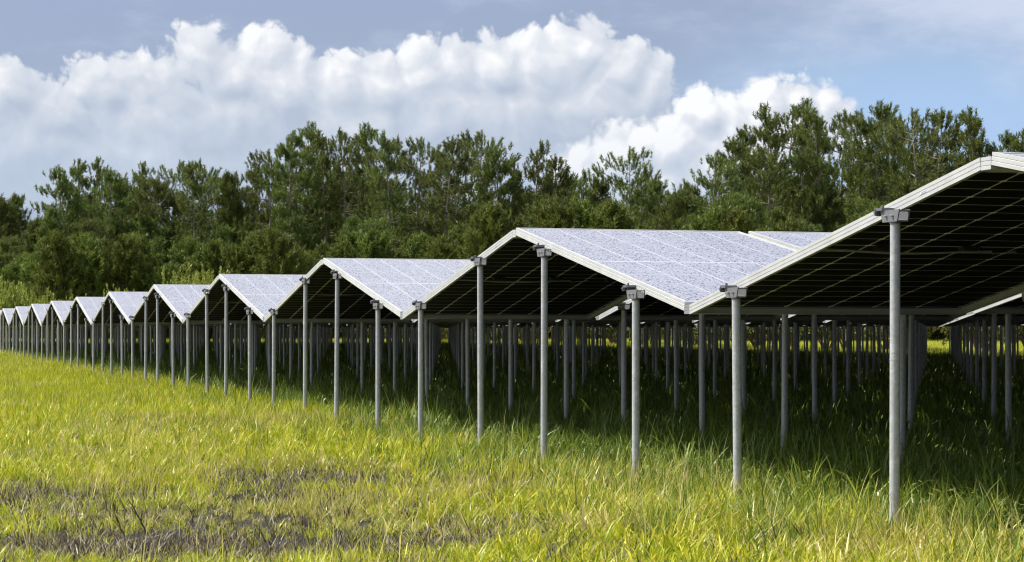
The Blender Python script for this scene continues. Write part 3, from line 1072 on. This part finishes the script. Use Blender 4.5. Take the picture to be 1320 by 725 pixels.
def make_pine(seed, H, crown_lo, rad, nlimb, shape, tuft=0.34, dens=1.0, mat=None, wid=0.062, sub=5, nn=34, nclump=3):
    rg = np.random.default_rng(seed); py = random.Random(seed)
    root = empty('pine_tree')
    # trunk
    pts = []; nx, ny = rg.uniform(0, 9, 2)
    for i in range(13):
        z = H * i / 12 - (0.3 if i == 0 else 0)
        k = (i / 12) ** 1.3
        pts.append(Vector((0.28 * math.sin(nx + i * 0.45) * k, 0.28 * math.sin(ny + i * 0.5) * k, z)))
    r0 = 0.011 * H + 0.02
    rad_t = [r0 * (1 - 0.93 * (i / 12) ** 0.9) for i in range(13)]
    tr = MB(); tr.tube(pts, rad_t, 8)
    def trunk_at(z):
        u = max(0, min(0.9999, z / H)) * 12; i = int(u); f = u - i
        return pts[i].lerp(pts[i + 1], f)
    cen = []; dr = []; tin = []
    for q in range(nlimb):
        u = (q + py.random()) / nlimb
        u = u ** 0.85
        z = H * (crown_lo + (1 - crown_lo) * u) * 0.985
        if shape == 'round':
            rr = rad * (math.sin(math.pi * min(1, 0.22 + 0.74 * u)) ** 0.75)
        elif shape == 'cone':
            rr = rad * (1.04 - u) ** 0.72
        else:
            rr = rad * (0.50 + 0.5 * math.sin(math.pi * (0.1 + 0.85 * u))) * (1 if u < 0.82 else (1.15 - u) / 0.33)
        rr *= py.uniform(0.55, 1.2)
        if shape != 'cone' and py.random() < 0.10: rr *= 0.3
        rr = max(rr, 0.28)
        az = py.uniform(0, 2 * math.pi) if q % 2 else q * 2.399
        rise = (0.05 + 0.50 * u) if shape != 'cone' else (0.10 + 0.50 * u)
        p0 = trunk_at(z - rr * rise * 0.8)
        d = Vector((math.cos(az), math.sin(az), 0))
        p1 = p0 + d * rr * 0.5 + Vector((0, 0, rr * rise * 0.30))
        p2 = p0 + d * rr + Vector((0, 0, rr * rise * 0.95))
        lr = 0.012 + 0.011 * rr
        tr.tube([p0, p1, p2], [lr, lr * 0.65, lr * 0.25], 4, cap=False)
        nsub = max(2, int(sub * dens * (0.45 + rr / rad)))
        for s in range(nsub):
            f = 0.30 + 0.70 * math.sqrt((s + py.random()) / nsub)
            base = (p0.lerp(p1, f * 2) if f < 0.5 else p1.lerp(p2, (f - 0.5) * 2))
            side = Vector((-d.y, d.x, 0)) * py.uniform(-1, 1) * rr * 0.42 * (1.15 - f * 0.5)
            c = base + side + Vector((0, 0, py.uniform(-0.04, 0.18) * min(1.2, rr)))
            if (c - base).length > 0.25 and py.random() < 0.5:
                tr.tube([base, c], [0.010, 0.005], 3, cap=False)
            dd = (d * 0.35 + side.normalized() * 0.15 + Vector((py.gauss(0, .12), py.gauss(0, .12), 1.0))).normalized() if side.length > 0.01 else Vector((0, 0, 1))
            t0 = 0.42 + py.uniform(-0.28, 0.28) 
            for w_ in range(nclump):
                cc = c + Vector((py.gauss(0, 1), py.gauss(0, 1), py.gauss(0, 0.55))) * 0.25
                cen.append(tuple(cc)); dr.append(tuple(dd)); tin.append(t0)
    # leader
    for s in range(5):
        c = trunk_at(H * (0.93 + 0.016 * s)); cen.append((c.x, c.y, c.z)); dr.append((0, 0, 1)); tin.append(0.5)
    V, T = tuft_tris(np.array(cen), np.array(dr), nn, tuft * 0.72, wid * 0.68, rg, np.array(tin), 0.85, 0.95)
    tob = tr.mesh('trunk', BARK, True); link(bpy.data.objects.new('trunk', tob), root)
    me = mesh_np('crown', V, np.arange(len(V)), np.full(len(V) // 3, 3), [mat or NEEDLE_A], False, None, T)
    link(bpy.data.objects.new('crown', me), root)
    root['h'] = 0.0
    del root['h']
    return root


def make_shrub(seed, H, rad, mat, n=420, leaf=0.11):
    rg = np.random.default_rng(seed); py = random.Random(seed)
    root = empty('shrub')
    st = MB(); cen = []; dr = []; tin = []
    nst = 11
    lobes = []
    for i in range(nst):
        az = py.uniform(0, 6.283); rr = rad * math.sqrt(py.random()) * 0.85
        hh = H * py.uniform(0.6, 0.95) * (1 - 0.25 * (rr / rad) ** 2)
        tip = Vector((math.cos(az) * rr, math.sin(az) * rr, hh))
        mid = Vector((tip.x * 0.35, tip.y * 0.35, hh * 0.5))
        st.tube([(0, 0, -0.05), mid, tip], [0.04, 0.025, 0.008], 5, cap=False)
        lobes.append((tip, mid))
    for i in range(n):
        tip, mid = lobes[i % nst]
        c = mid.lerp(tip, py.uniform(0.0, 1.0)) + Vector((py.gauss(0, 1), py.gauss(0, 1), py.gauss(0, 0.6))) * rad * 0.22
        if c.z < 0.05: c.z = 0.05 + py.random() * 0.3
        cen.append(tuple(c)); dr.append((0, 0, 1)); tin.append(0.5 + 0.3 * (c.z / H - 0.5) + py.uniform(-0.2, 0.2))
    V, T = tuft_tris(np.array(cen), np.array(dr), 14, leaf, leaf * 0.75, rg, np.array(tin), 1.2)
    link(bpy.data.objects.new('stems', st.mesh('stems', TWIG)), root)
    me = mesh_np('foliage', V, np.arange(len(V)), np.full(len(V) // 3, 3), [mat], False, None, T)
    link(bpy.data.objects.new('foliage', me), root)
    return root


HREF = 14.0
TALL = [make_pine(100 + i, HREF, [0.42, 0.36, 0.30, 0.45, 0.34][i], [2.5, 2.1, 2.3, 2.7, 2.0][i], [40, 48, 52, 36, 50][i], ['irr', 'round', 'cone', 'irr', 'cone'][i], sub=[4, 5, 4, 4, 5][i]) for i in range(5)]
DENSE = [make_pine(200 + i, 10.0, 0.08, [2.4, 2.1, 2.6][i], [80, 74, 84][i], ['cone', 'cone', 'irr'][i], 0.38, 1.1) for i in range(3)]
YOUNG = [make_pine(300 + i, 5.5, 0.04, [1.7, 1.5][i], [64, 58][i], 'cone', 0.32, 1.2, NEEDLE_B) for i in range(2)]
SHR = [make_shrub(400 + i, 2.6, 1.9, SHRUB if i < 2 else SHRUB_G) for i in range(4)] + [make_shrub(410 + i, 2.6, 1.9, SHRUB_Y, 900, 0.12) for i in range(3)]
tree_protos = TALL + DENSE + YOUNG + SHR
first_use = {}

LAND = [(0, 60, 'the farthest small ridges'), (60, 180, 'the far small ridges'), (180, 260, 'the fifth ridge from the right'), (260, 350, 'the fourth ridge from the right'),
        (350, 500, 'the third ridge from the right'), (500, 640, 'the valley between second and third ridge'), (640, 760, 'the second ridge from the right'),
        (760, 960, 'the broad speckled panel'), (960, 1130, 'the rising edge of the nearest panel'), (1130, 1400, 'the nearest ridge')]
def landmark(x):
    for a, b, n in LAND:
        if a <= x < b: return n
    return 'the array'


def place(proto, px, Y, h, href, label, cat, group, name, wscale=1.0, seed=0):
    o = copy_tree(proto); o.name = name
    X = px_to_xy(px, Y)
    rr = random.Random(seed * 7919 + int(px))
    o.location = (X, Y, 0); o.rotation_euler = (R(rr.uniform(-1.5, 1.5)), R(rr.uniform(-1.5, 1.5)), rr.uniform(0, 6.28))
    s = h / href; o.scale = (s * wscale, s * wscale, s)
    if label: tag(o, label, cat, group)
    return o


def hz(ytop, Y):
    return (425 - ytop) / F * Y + HC

peaks = [(5, 258), (23, 254), (77, 216), (104, 207), (122, 206), (137, 219), (157, 233), (185, 213), (203, 236), (228, 208), (248, 212), (266, 208), (283, 224), (303, 226),
         (327, 212), (347, 195), (373, 170), (400, 160), (418, 172), (440, 167), (475, 162), (498, 172), (518, 178), (540, 180), (575, 178), (597, 178), (615, 171), (636, 190),
         (662, 212), (688, 186), (716, 202), (734, 228), (753, 222), (772, 233), (807, 191), (828, 216), (843, 235), (860, 255), (874, 250), (892, 240), (920, 202), (942, 178), (962, 164),
         (987, 137), (1010, 139), (1035, 131), (1060, 151), (1082, 148), (1110, 145), (1135, 132), (1160, 150), (1185, 142), (1210, 142), (1242, 142), (1262, 152), (1290, 170), (1315, 172), (1345, 165), (-25, 262)]
kinds_label = ['open-crowned tall pine', 'dense-crowned tall pine', 'full-crowned tall pine', 'wide-topped tall pine', 'narrow-topped tall pine']
seen = {}
ypos = []
for i, (x, yt) in enumerate(peaks):
    Y = (138 if x < 860 else 118) + 9 * math.sin(i * 2.3) + random.uniform(-3, 3)
    h = hz(yt, Y)
    if yt > 225 and x < 980:
        pr_, href, kn = DENSE[i % 3], 10.0, 'bushy dark pine'
    else:
        q = (i * 3 + (i // 5)) % 5
        pr_, href, kn = TALL[q], HREF, kinds_label[q]
    lm = landmark(x)
    key = (kn, lm); seen[key] = seen.get(key, 0) + 1
    place(pr_, x, Y, h, href, kn,
          'pine tree', 'pines on the skyline', 'pine_tree', 1.0 if href == 10 else 1.05, i)
    ypos.append((x, yt, i))

# unique wording: order the skyline pines from the left
sk = sorted([o for o in COL.objects if o.get('group') == 'pines on the skyline'], key=lambda o: o.location.x / o.location.y)
for n, o in enumerate(sk):
    o['label'] = o['label'] + ' reaching the skyline, %s skyline pine from the left' % ordinal(n + 1)

# ranks behind and between, filling the wood
def topline(x):
    xs = sorted(peaks)
    for (a, ya), (b, yb) in zip(xs, xs[1:]):
        if a <= x <= b: return ya + (yb - ya) * (x - a) / (b - a + 1e-6)
    return 200
cnt = 0
for i, x in enumerate(np.arange(-60, 1400, 24.0)):
    xx = x + random.uniform(-7, 7); Y = (152 if xx < 860 else 132) + random.uniform(-6, 10)
    yt = topline(min(1340, max(-20, xx))) + random.uniform(50, 110)
    place((DENSE + TALL[1:3])[i % 5], xx, Y, hz(yt, Y), 10.0 if i % 5 < 3 else HREF, 'dark pine standing in the crowded middle of the wood', 'pine tree', 'pines crowded inside the wood', 'pine_tree', 1.15, i + 50)
for i, x in enumerate(np.arange(-50, 1400, 31.0)):
    xx = x + random.uniform(-9, 9); Y = (128 if xx < 860 else 108) + random.uniform(-5, 5)
    yt = topline(min(1340, max(-20, xx))); yt = yt + (345 - yt) * (random.uniform(0.62, 0.85) if 380 < xx < 680 else random.uniform(0.42, 0.75))
    place(DENSE[i % 3], xx, Y, hz(yt, Y), 10.0, 'mid-height bushy pine standing in front of the tall trunks', 'pine tree', 'mid-height pines before the tall ones', 'pine_tree', 1.1, i + 150)
for i, x in enumerate(np.arange(-40, 1360, 25.0)):
    xx = x + random.uniform(-8, 8); Y = (116 if xx < 860 else 98) + random.uniform(-5, 5)
    yt = random.uniform(300, 345) if xx < 560 else random.uniform(262, 320)
    place(YOUNG[i % 2], xx, Y, hz(yt, Y), 5.5, 'young light green pine at the foot of the wood', 'pine tree', 'young pines at the foot of the wood', 'pine_tree', 1.1, i + 250)
# far-off wood behind, reads as one mass
def far_wood():
    V = []; T = []
    rg = np.random.default_rng(5)
    n = 5200
    x = rg.uniform(-110, 1420, n); Y = rg.uniform(165, 185, n)
    yt = np.array([topline(min(1340, max(-20, a))) for a in x]) + 112
    h = (425 - yt) / F * Y + HC
    z = h * rg.uniform(0, 1, n) ** 0.9
    c = np.column_stack([(x - 660) / F * Y, Y, z])
    d = np.tile([0, 0, 1.0], (n, 1))
    return tuft_tris(c, d, 16, 0.9, 0.32, rg, rg.uniform(0.1, 0.6, n), 1.0)
V, T = far_wood()
me = mesh_np('distant_wood', V, np.arange(len(V)), np.full(len(V) // 3, 3), [NEEDLE_A], False, None, T)
tag(link(bpy.data.objects.new('distant_wood', me)), 'dark mass of pine foliage filling the depth of the wood', 'woodland', None, 'stuff')

# shrubs
shr = [(8, 100, 362, 1, 'olive shrub at the left edge beyond the farthest ridges'), (38, 102, 368, 0, 'second olive shrub from the left edge, beyond the far ridges'),
       (268, 100, 338, 0, 'yellow-green shrub standing above the fourth ridge from the right'), (150, 104, 372, 1, 'low olive shrub peeping over the sixth and seventh ridges'),
       (245, 103, 350, 2, 'low green shrub beside the yellow-green one above the small ridges'), (95, 104, 376, 0, 'low yellowish shrub just above the far small ridges')]
for i, (x, Y, yt, q, lab) in enumerate(shr):
    place(SHR[4 + q % 3], x, Y, hz(yt, Y), 2.6, lab, 'shrub', 'shrubs beyond the far end', 'shrub', 0.62, i)
# shrub belt along the back of the array
for i in range(70):
    D = 14 + i * 1.6 + random.uniform(-0.5, 0.5); E = E0 + NROW * PITCH + random.uniform(1.6, 3.6)
    b = wp(D, E)
    o = copy_tree(SHR[(i * 3) % 4]); o.name = 'shrub'
    s = random.uniform(0.7, 1.0); o.location = (b.x, b.y, 0); o.rotation_euler = (0, 0, random.uniform(0, 6.28)); o.scale = (s, s, s)
    tag(o, 'sunlit scrubby shrub glimpsed between the posts behind the array', 'shrub', 'shrubs behind the array')
for t_ in tree_protos:
    for ch in list(t_.children): bpy.data.objects.remove(ch)
    bpy.data.objects.remove(t_)

# ------------------------------------------------------------------ sky, sun
SUN_AZ = math.atan2(-0.966, 0.20)    # direction toward the sun, measured from +Y toward +X
SUN_EL = R(54)
def sky():
    w = bpy.data.worlds.new('World'); scene.world = w; w.use_nodes = True
    t = NT(w.node_tree); t.n.clear()
    out = t.new('ShaderNodeOutputWorld')
    bg = t.new('ShaderNodeBackground', ins={'Strength': 0.070})
    t.l.new(bg.outputs[0], out.inputs[0])
    st = t.new('ShaderNodeTexSky', sky_type='NISHITA', sun_disc=False, sun_elevation=SUN_EL, sun_rotation=SUN_AZ, air_density=1.0, dust_density=1.2, ozone_density=1.0)
    # direction -> azimuth / elevation, in units of 1/26 rad
    g = t.new('ShaderNodeNewGeometry')
    dirv = t.vmath('SCALE', g.outputs['Incoming'], scale=-1.0)
    sp = t.new('ShaderNodeSeparateXYZ', ins={0: dirv})
    az = t.math('ARCTAN2', sp.outputs[0], sp.outputs[1])
    el = t.math('ARCSINE', sp.outputs[2])
    K = 26.0
    P = t.new('ShaderNodeCombineXYZ', ins={0: t.math('MULTIPLY', az, K), 1: t.math('MULTIPLY', el, K), 2: 0.0}).outputs[0]

    # puffs: photo px -> angle units
    def ang(x, y):
        a = math.atan((x - 660) / F); e = math.atan((425 - y) / F * math.cos(a))
        return a * K, e * K
    puffs = [  # x, y, rx, ry
        (10, 128, 62, 50), (70, 150, 70, 50), (130, 118, 66, 48), (185, 115, 60, 46), (205, 160, 90, 60), (262, 75, 46, 46), (300, 105, 60, 50), (342, 72, 46, 43), (385, 70, 24, 26),
        (360, 120, 75, 60), (300, 160, 110, 60), (440, 115, 60, 48), (490, 120, 60, 56), (470, 170, 110, 70), (545, 98, 58, 48), (595, 92, 56, 46), (560, 160, 110, 70),
        (640, 92, 62, 54), (690, 90, 60, 52), (745, 72, 54, 50), (800, 95, 54, 44), (842, 100, 32, 34), (660, 160, 120, 70), (770, 140, 90, 62), (830, 122, 48, 46),
        (700, 215, 130, 60), (800, 200, 100, 60), (600, 215, 160, 55), (400, 215, 170, 60), (180, 210, 150, 50), (30, 195, 110, 60), (-40, 150, 70, 60), (100, 240, 160, 45), (620, 250, 220, 60),
    ]
    puffs_b = [(905, 150, 45, 44), (942, 165, 40, 46), (880, 190, 60, 50), (985, 140, 42, 42), (1025, 130, 36, 36), (1062, 138, 36, 33), (1082, 150, 22, 28), (1020, 180, 80, 55), (940, 215, 110, 55),
               (840, 240, 80, 45), (1090, 190, 40, 30), (770, 225, 80, 50), (810, 200, 75, 45), (860, 195, 60, 45)]
    def group(name, pf, warp_big, warp_small, seedz):
        ng = bpy.data.node_groups.new(name, 'ShaderNodeTree')
        ng.interface.new_socket('P', in_out='INPUT', socket_type='NodeSocketVector')
        ng.interface.new_socket('H', in_out='OUTPUT', socket_type='NodeSocketFloat')
        ng.interface.new_socket('S', in_out='OUTPUT', socket_type='NodeSocketFloat')
        q = NT(ng); gi = ng.nodes.new('NodeGroupInput'); go = ng.nodes.new('NodeGroupOutput')
        p = gi.outputs[0]
        w1 = q.vmath('SUBTRACT', q.noise(q.vmath('ADD', p, (0, 0, seedz)), 1.6, 2, 0.5, col=True), (0.5, 0.5, 0.5))
        pw = q.vmath('ADD', p, q.vmath('MULTIPLY', w1, (warp_big, warp_big, 0)))
        h = None
        for (x, y, rx, ry) in pf:
            cx, cy = ang(x, y); ix, iy = 100.0 / rx, 100.0 / ry
            d = q.vmath('LENGTH', q.vmath('MULTIPLY_ADD', pw, (ix, iy, 0), (-cx * ix, -cy * iy, 0)))
            r = min(rx, ry) / 100.0
            hh = q.math('MULTIPLY_ADD', d, -r, r)
            h = hh if h is None else q.math('SMOOTH_MAX', h, hh, 0.06)
        # cauliflower detail
        hs = h
        for sc, am in ((3.2, 0.20), (7.0, 0.10), (16, 0.045)):
            vo = q.new('ShaderNodeTexVoronoi', feature='F1', voronoi_dimensions='2D', ins={'Vector': q.vmath('ADD', q.vmath('ADD', pw, (seedz, sc, 0)), q.vmath('SCALE', w1, scale=0.25)), 'Scale': sc, 'Randomness': 1.0})
            v_ = q.math('POWER', vo.outputs['Distance'], 1.5)
            h = q.math('ADD', h, q.math('MULTIPLY_ADD', v_, -am, am * 0.35))
            if sc < 5: hs = h
            elif sc < 10: hs = q.math('ADD', q.math('MULTIPLY', h, 0.6), q.math('MULTIPLY', hs, 0.4))
        fb = q.noise(p, 9, 6, 0.62)
        h = q.math('ADD', h, q.math('MULTIPLY_ADD', fb, 0.13, -0.065))
        q.l.new(h, go.inputs[0])
        q.l.new(hs, go.inputs[1])
        return ng
    GA = group('cloud_bank', puffs, 0.30, 0.1, 1.3)
    GB = group('cloud_heap', puffs_b, 0.16, 0.1, 7.7)
    def use(gr, vec):
        nd = t.n.new('ShaderNodeGroup'); nd.node_tree = gr; t.set(nd, 0, vec); return nd
    Poff = t.vmath('ADD', P, (-0.13, 0.17, 0))
    def layer(gr, soft, k, b0=0.5):
        n1_ = use(gr, P); n2_ = use(gr, Poff); h = n1_.outputs[0]
        a = t.smooth(h, -0.01, soft)
        lit = t.math('MULTIPLY_ADD', t.math('SUBTRACT', n1_.outputs[1], n2_.outputs[1]), k, b0)
        return h, a, lit
    # base sky tone: clear Nishita veiled with thin grey cloud
    n_hi = t.noise(t.vmath('MULTIPLY', P, (0.22, 0.55, 1)), 1.0, 5, 0.55)
    sy = t.new('ShaderNodeSeparateXYZ', ins={0: P})
    # veil thinner toward a blue window right of the frame centre
    win = t.math('SUBTRACT', 1.0, t.smooth(t.vmath('LENGTH', t.vmath('MULTIPLY_ADD', P, (0.26, 0.62, 0), (-5.3 * 0.26, -2.4 * 0.62, 0))), 0.2, 1.3))
    veil = t.math('SUBTRACT', t.math('MULTIPLY_ADD', n_hi, 0.5, 0.62), t.math('MULTIPLY', win, 0.62), clamp=True)
    base = t.mix(t.math('MULTIPLY', veil, 0.88), st.outputs[0], (3.55, 4.25, 6.1))
    wind = t.math('MULTIPLY', win, 0.75)
    base = t.mix(wind, base, (4.3, 6.3, 9.6))
    vl = t.noise(t.vmath('MULTIPLY', P, (0.45, 1.1, 1)), 1.0, 6, 0.6)
    rt = t.smooth(t.vmath('LENGTH', t.vmath('MULTIPLY_ADD', P, (0.40, 0.75, 0), (-6.3 * 0.40, -4.3 * 0.75, 0))), 1.4, 0.1)
    base = t.mix(t.math('MULTIPLY', t.smooth(t.math('ADD', vl, t.math('MULTIPLY', rt, 0.35)), 0.45, 0.95), 0.8), base, (6.6, 7.3, 8.9))
    # generic cumulus everywhere else in the sky
    gen = t.noise(t.vmath('MULTIPLY', dirv, (2.2, 2.2, 5.0)), 1.6, 7, 0.58)
    inframe = t.math('MULTIPLY', t.math('SUBTRACT', 1.0, t.smooth(t.math('ABSOLUTE', az), 0.30, 0.42)), t.math('SUBTRACT', 1.0, t.smooth(el, 0.17, 0.24)))
    gen = t.math('ADD', gen, t.math('MULTIPLY', t.smooth(az, 0.05, -0.3), 0.10))
    ga = t.math('MULTIPLY', t.smooth(gen, 0.47, 0.60), t.math('SUBTRACT', 1.0, inframe))
    gcol = t.mix(t.smooth(gen, 0.5, 0.72), (8.2, 8.6, 9.4), (5.2, 5.8, 7.0))
    base = t.mix(ga, base, gcol)
    hB, aB, lB = layer(GB, 0.16, 1.9, 0.36)
    hA, aA, lA = layer(GA, 0.11, 1.35, 0.47)
    # large soft shading inside the banks
    big = t.math('ADD', t.math('MULTIPLY', t.noise(t.vmath('MULTIPLY', P, (0.5, 0.8, 1)), 1.0, 3, 0.5), 0.55), t.math('MULTIPLY', t.noise(P, 1.9, 7, 0.6, dist=0.4), 0.45))
    lowdark = t.smooth(sy.outputs[1], 3.0, 1.5)
    def shade(l, extra):
        v = t.math('ADD', l, t.math('MULTIPLY_ADD', big, 1.1, -0.55))
        v = t.math('ADD', v, extra)
        return t.ramp(v, [(0.0, (4.6, 5.3, 6.6)), (0.3, (5.5, 6.2, 7.3)), (0.58, (6.5, 7.0, 7.9)), (0.82, (8.0, 8.3, 8.9)), (1.0, (9.6, 9.7, 9.9))])
    # ColorRamp clamps nothing above 1 in colour, keep values scaled
    cB = shade(lB, 0.30)
    lowmix = t.math('MULTIPLY', t.smooth(t.math('ADD', sy.outputs[1], t.math('MULTIPLY_ADD', big, 0.8, -0.4)), 2.9, 1.6), 0.75)
    cA = shade(lA, t.math('MULTIPLY_ADD', t.smooth(sy.outputs[1], 2.5, 3.6), 0.34, -0.20))
    # the bank melts into grey toward its base on the left
    fade = t.smooth(t.math('ADD', sy.outputs[1], t.math('MULTIPLY_ADD', big, 0.9, -0.45)), 1.5, 2.7)
    aA = t.math('MULTIPLY', aA, t.math('MULTIPLY_ADD', fade, 0.45, 0.55))
    cA = t.mix(lowmix, cA, (5.5, 6.5, 7.9))
    c = t.mix(aA, base, cA)
    cB = t.mix(t.math('MULTIPLY', lowmix, 0.55), cB, (6.2, 7.0, 8.2))
    c = t.mix(aB, c, cB)
    bg2 = t.new('ShaderNodeBackground', ins={'Strength': 0.070, 'Color': base})
    t.l.new(c, bg.inputs[0])
    bank = t.math('MULTIPLY', t.math('LESS_THAN', t.math('ABSOLUTE', az), 0.42), t.math('MULTIPLY', t.math('LESS_THAN', el, 0.24), t.math('GREATER_THAN', el, -0.01)))
    ms = t.new('ShaderNodeMixShader', ins={0: bank})
    t.l.new(bg2.outputs[0], ms.inputs[1]); t.l.new(bg.outputs[0], ms.inputs[2]); t.l.new(ms.outputs[0], out.inputs[0])
    w.cycles.sampling_method = 'MANUAL'; w.cycles.sample_map_resolution = 512
    # sun lamp
    s = bpy.data.lights.new('sun', 'SUN'); s.energy = 5.0; s.angle = R(0.53); s.color = (1.0, 0.955, 0.88)
    so = bpy.data.objects.new('sun', s); link(so)
    dv = Vector((math.sin(SUN_AZ) * math.cos(SUN_EL), math.cos(SUN_AZ) * math.cos(SUN_EL), math.sin(SUN_EL)))
    so.rotation_euler = dv.to_track_quat('Z', 'Y').to_euler()
    so.location = (-10, -10, 30)
sky()

# ------------------------------------------------------------------ camera
cam = bpy.data.cameras.new('camera'); co = bpy.data.objects.new('camera', cam); link(co)
cam.sensor_width = 36; cam.lens = 36 * F / 1320.0
cam.shift_y = 62.5 / 1320.0
cam.clip_end = 8000; cam.clip_start = 0.05
co.location = (0, 0, HC); co.rotation_euler = (math.pi / 2, 0, 0)
scene.camera = co
scene.view_settings.view_transform = 'Standard'; scene.view_settings.look = 'None'
scene.view_settings.exposure = 0.55; scene.view_settings.gamma = 1.0
scene.render.engine = 'CYCLES'
scene.cycles.max_bounces = 8; scene.cycles.transparent_max_bounces = 4
scene.cycles.diffuse_bounces = 4; scene.cycles.glossy_bounces = 3; scene.cycles.transmission_bounces = 4
scene.cycles.use_adaptive_sampling = True; scene.cycles.adaptive_threshold = 0.02
scene.cycles.use_denoising = True
scene.cycles.pixel_filter_type = 'BLACKMAN_HARRIS'; scene.cycles.filter_width = 1.15
bpy.context.view_layer.update()
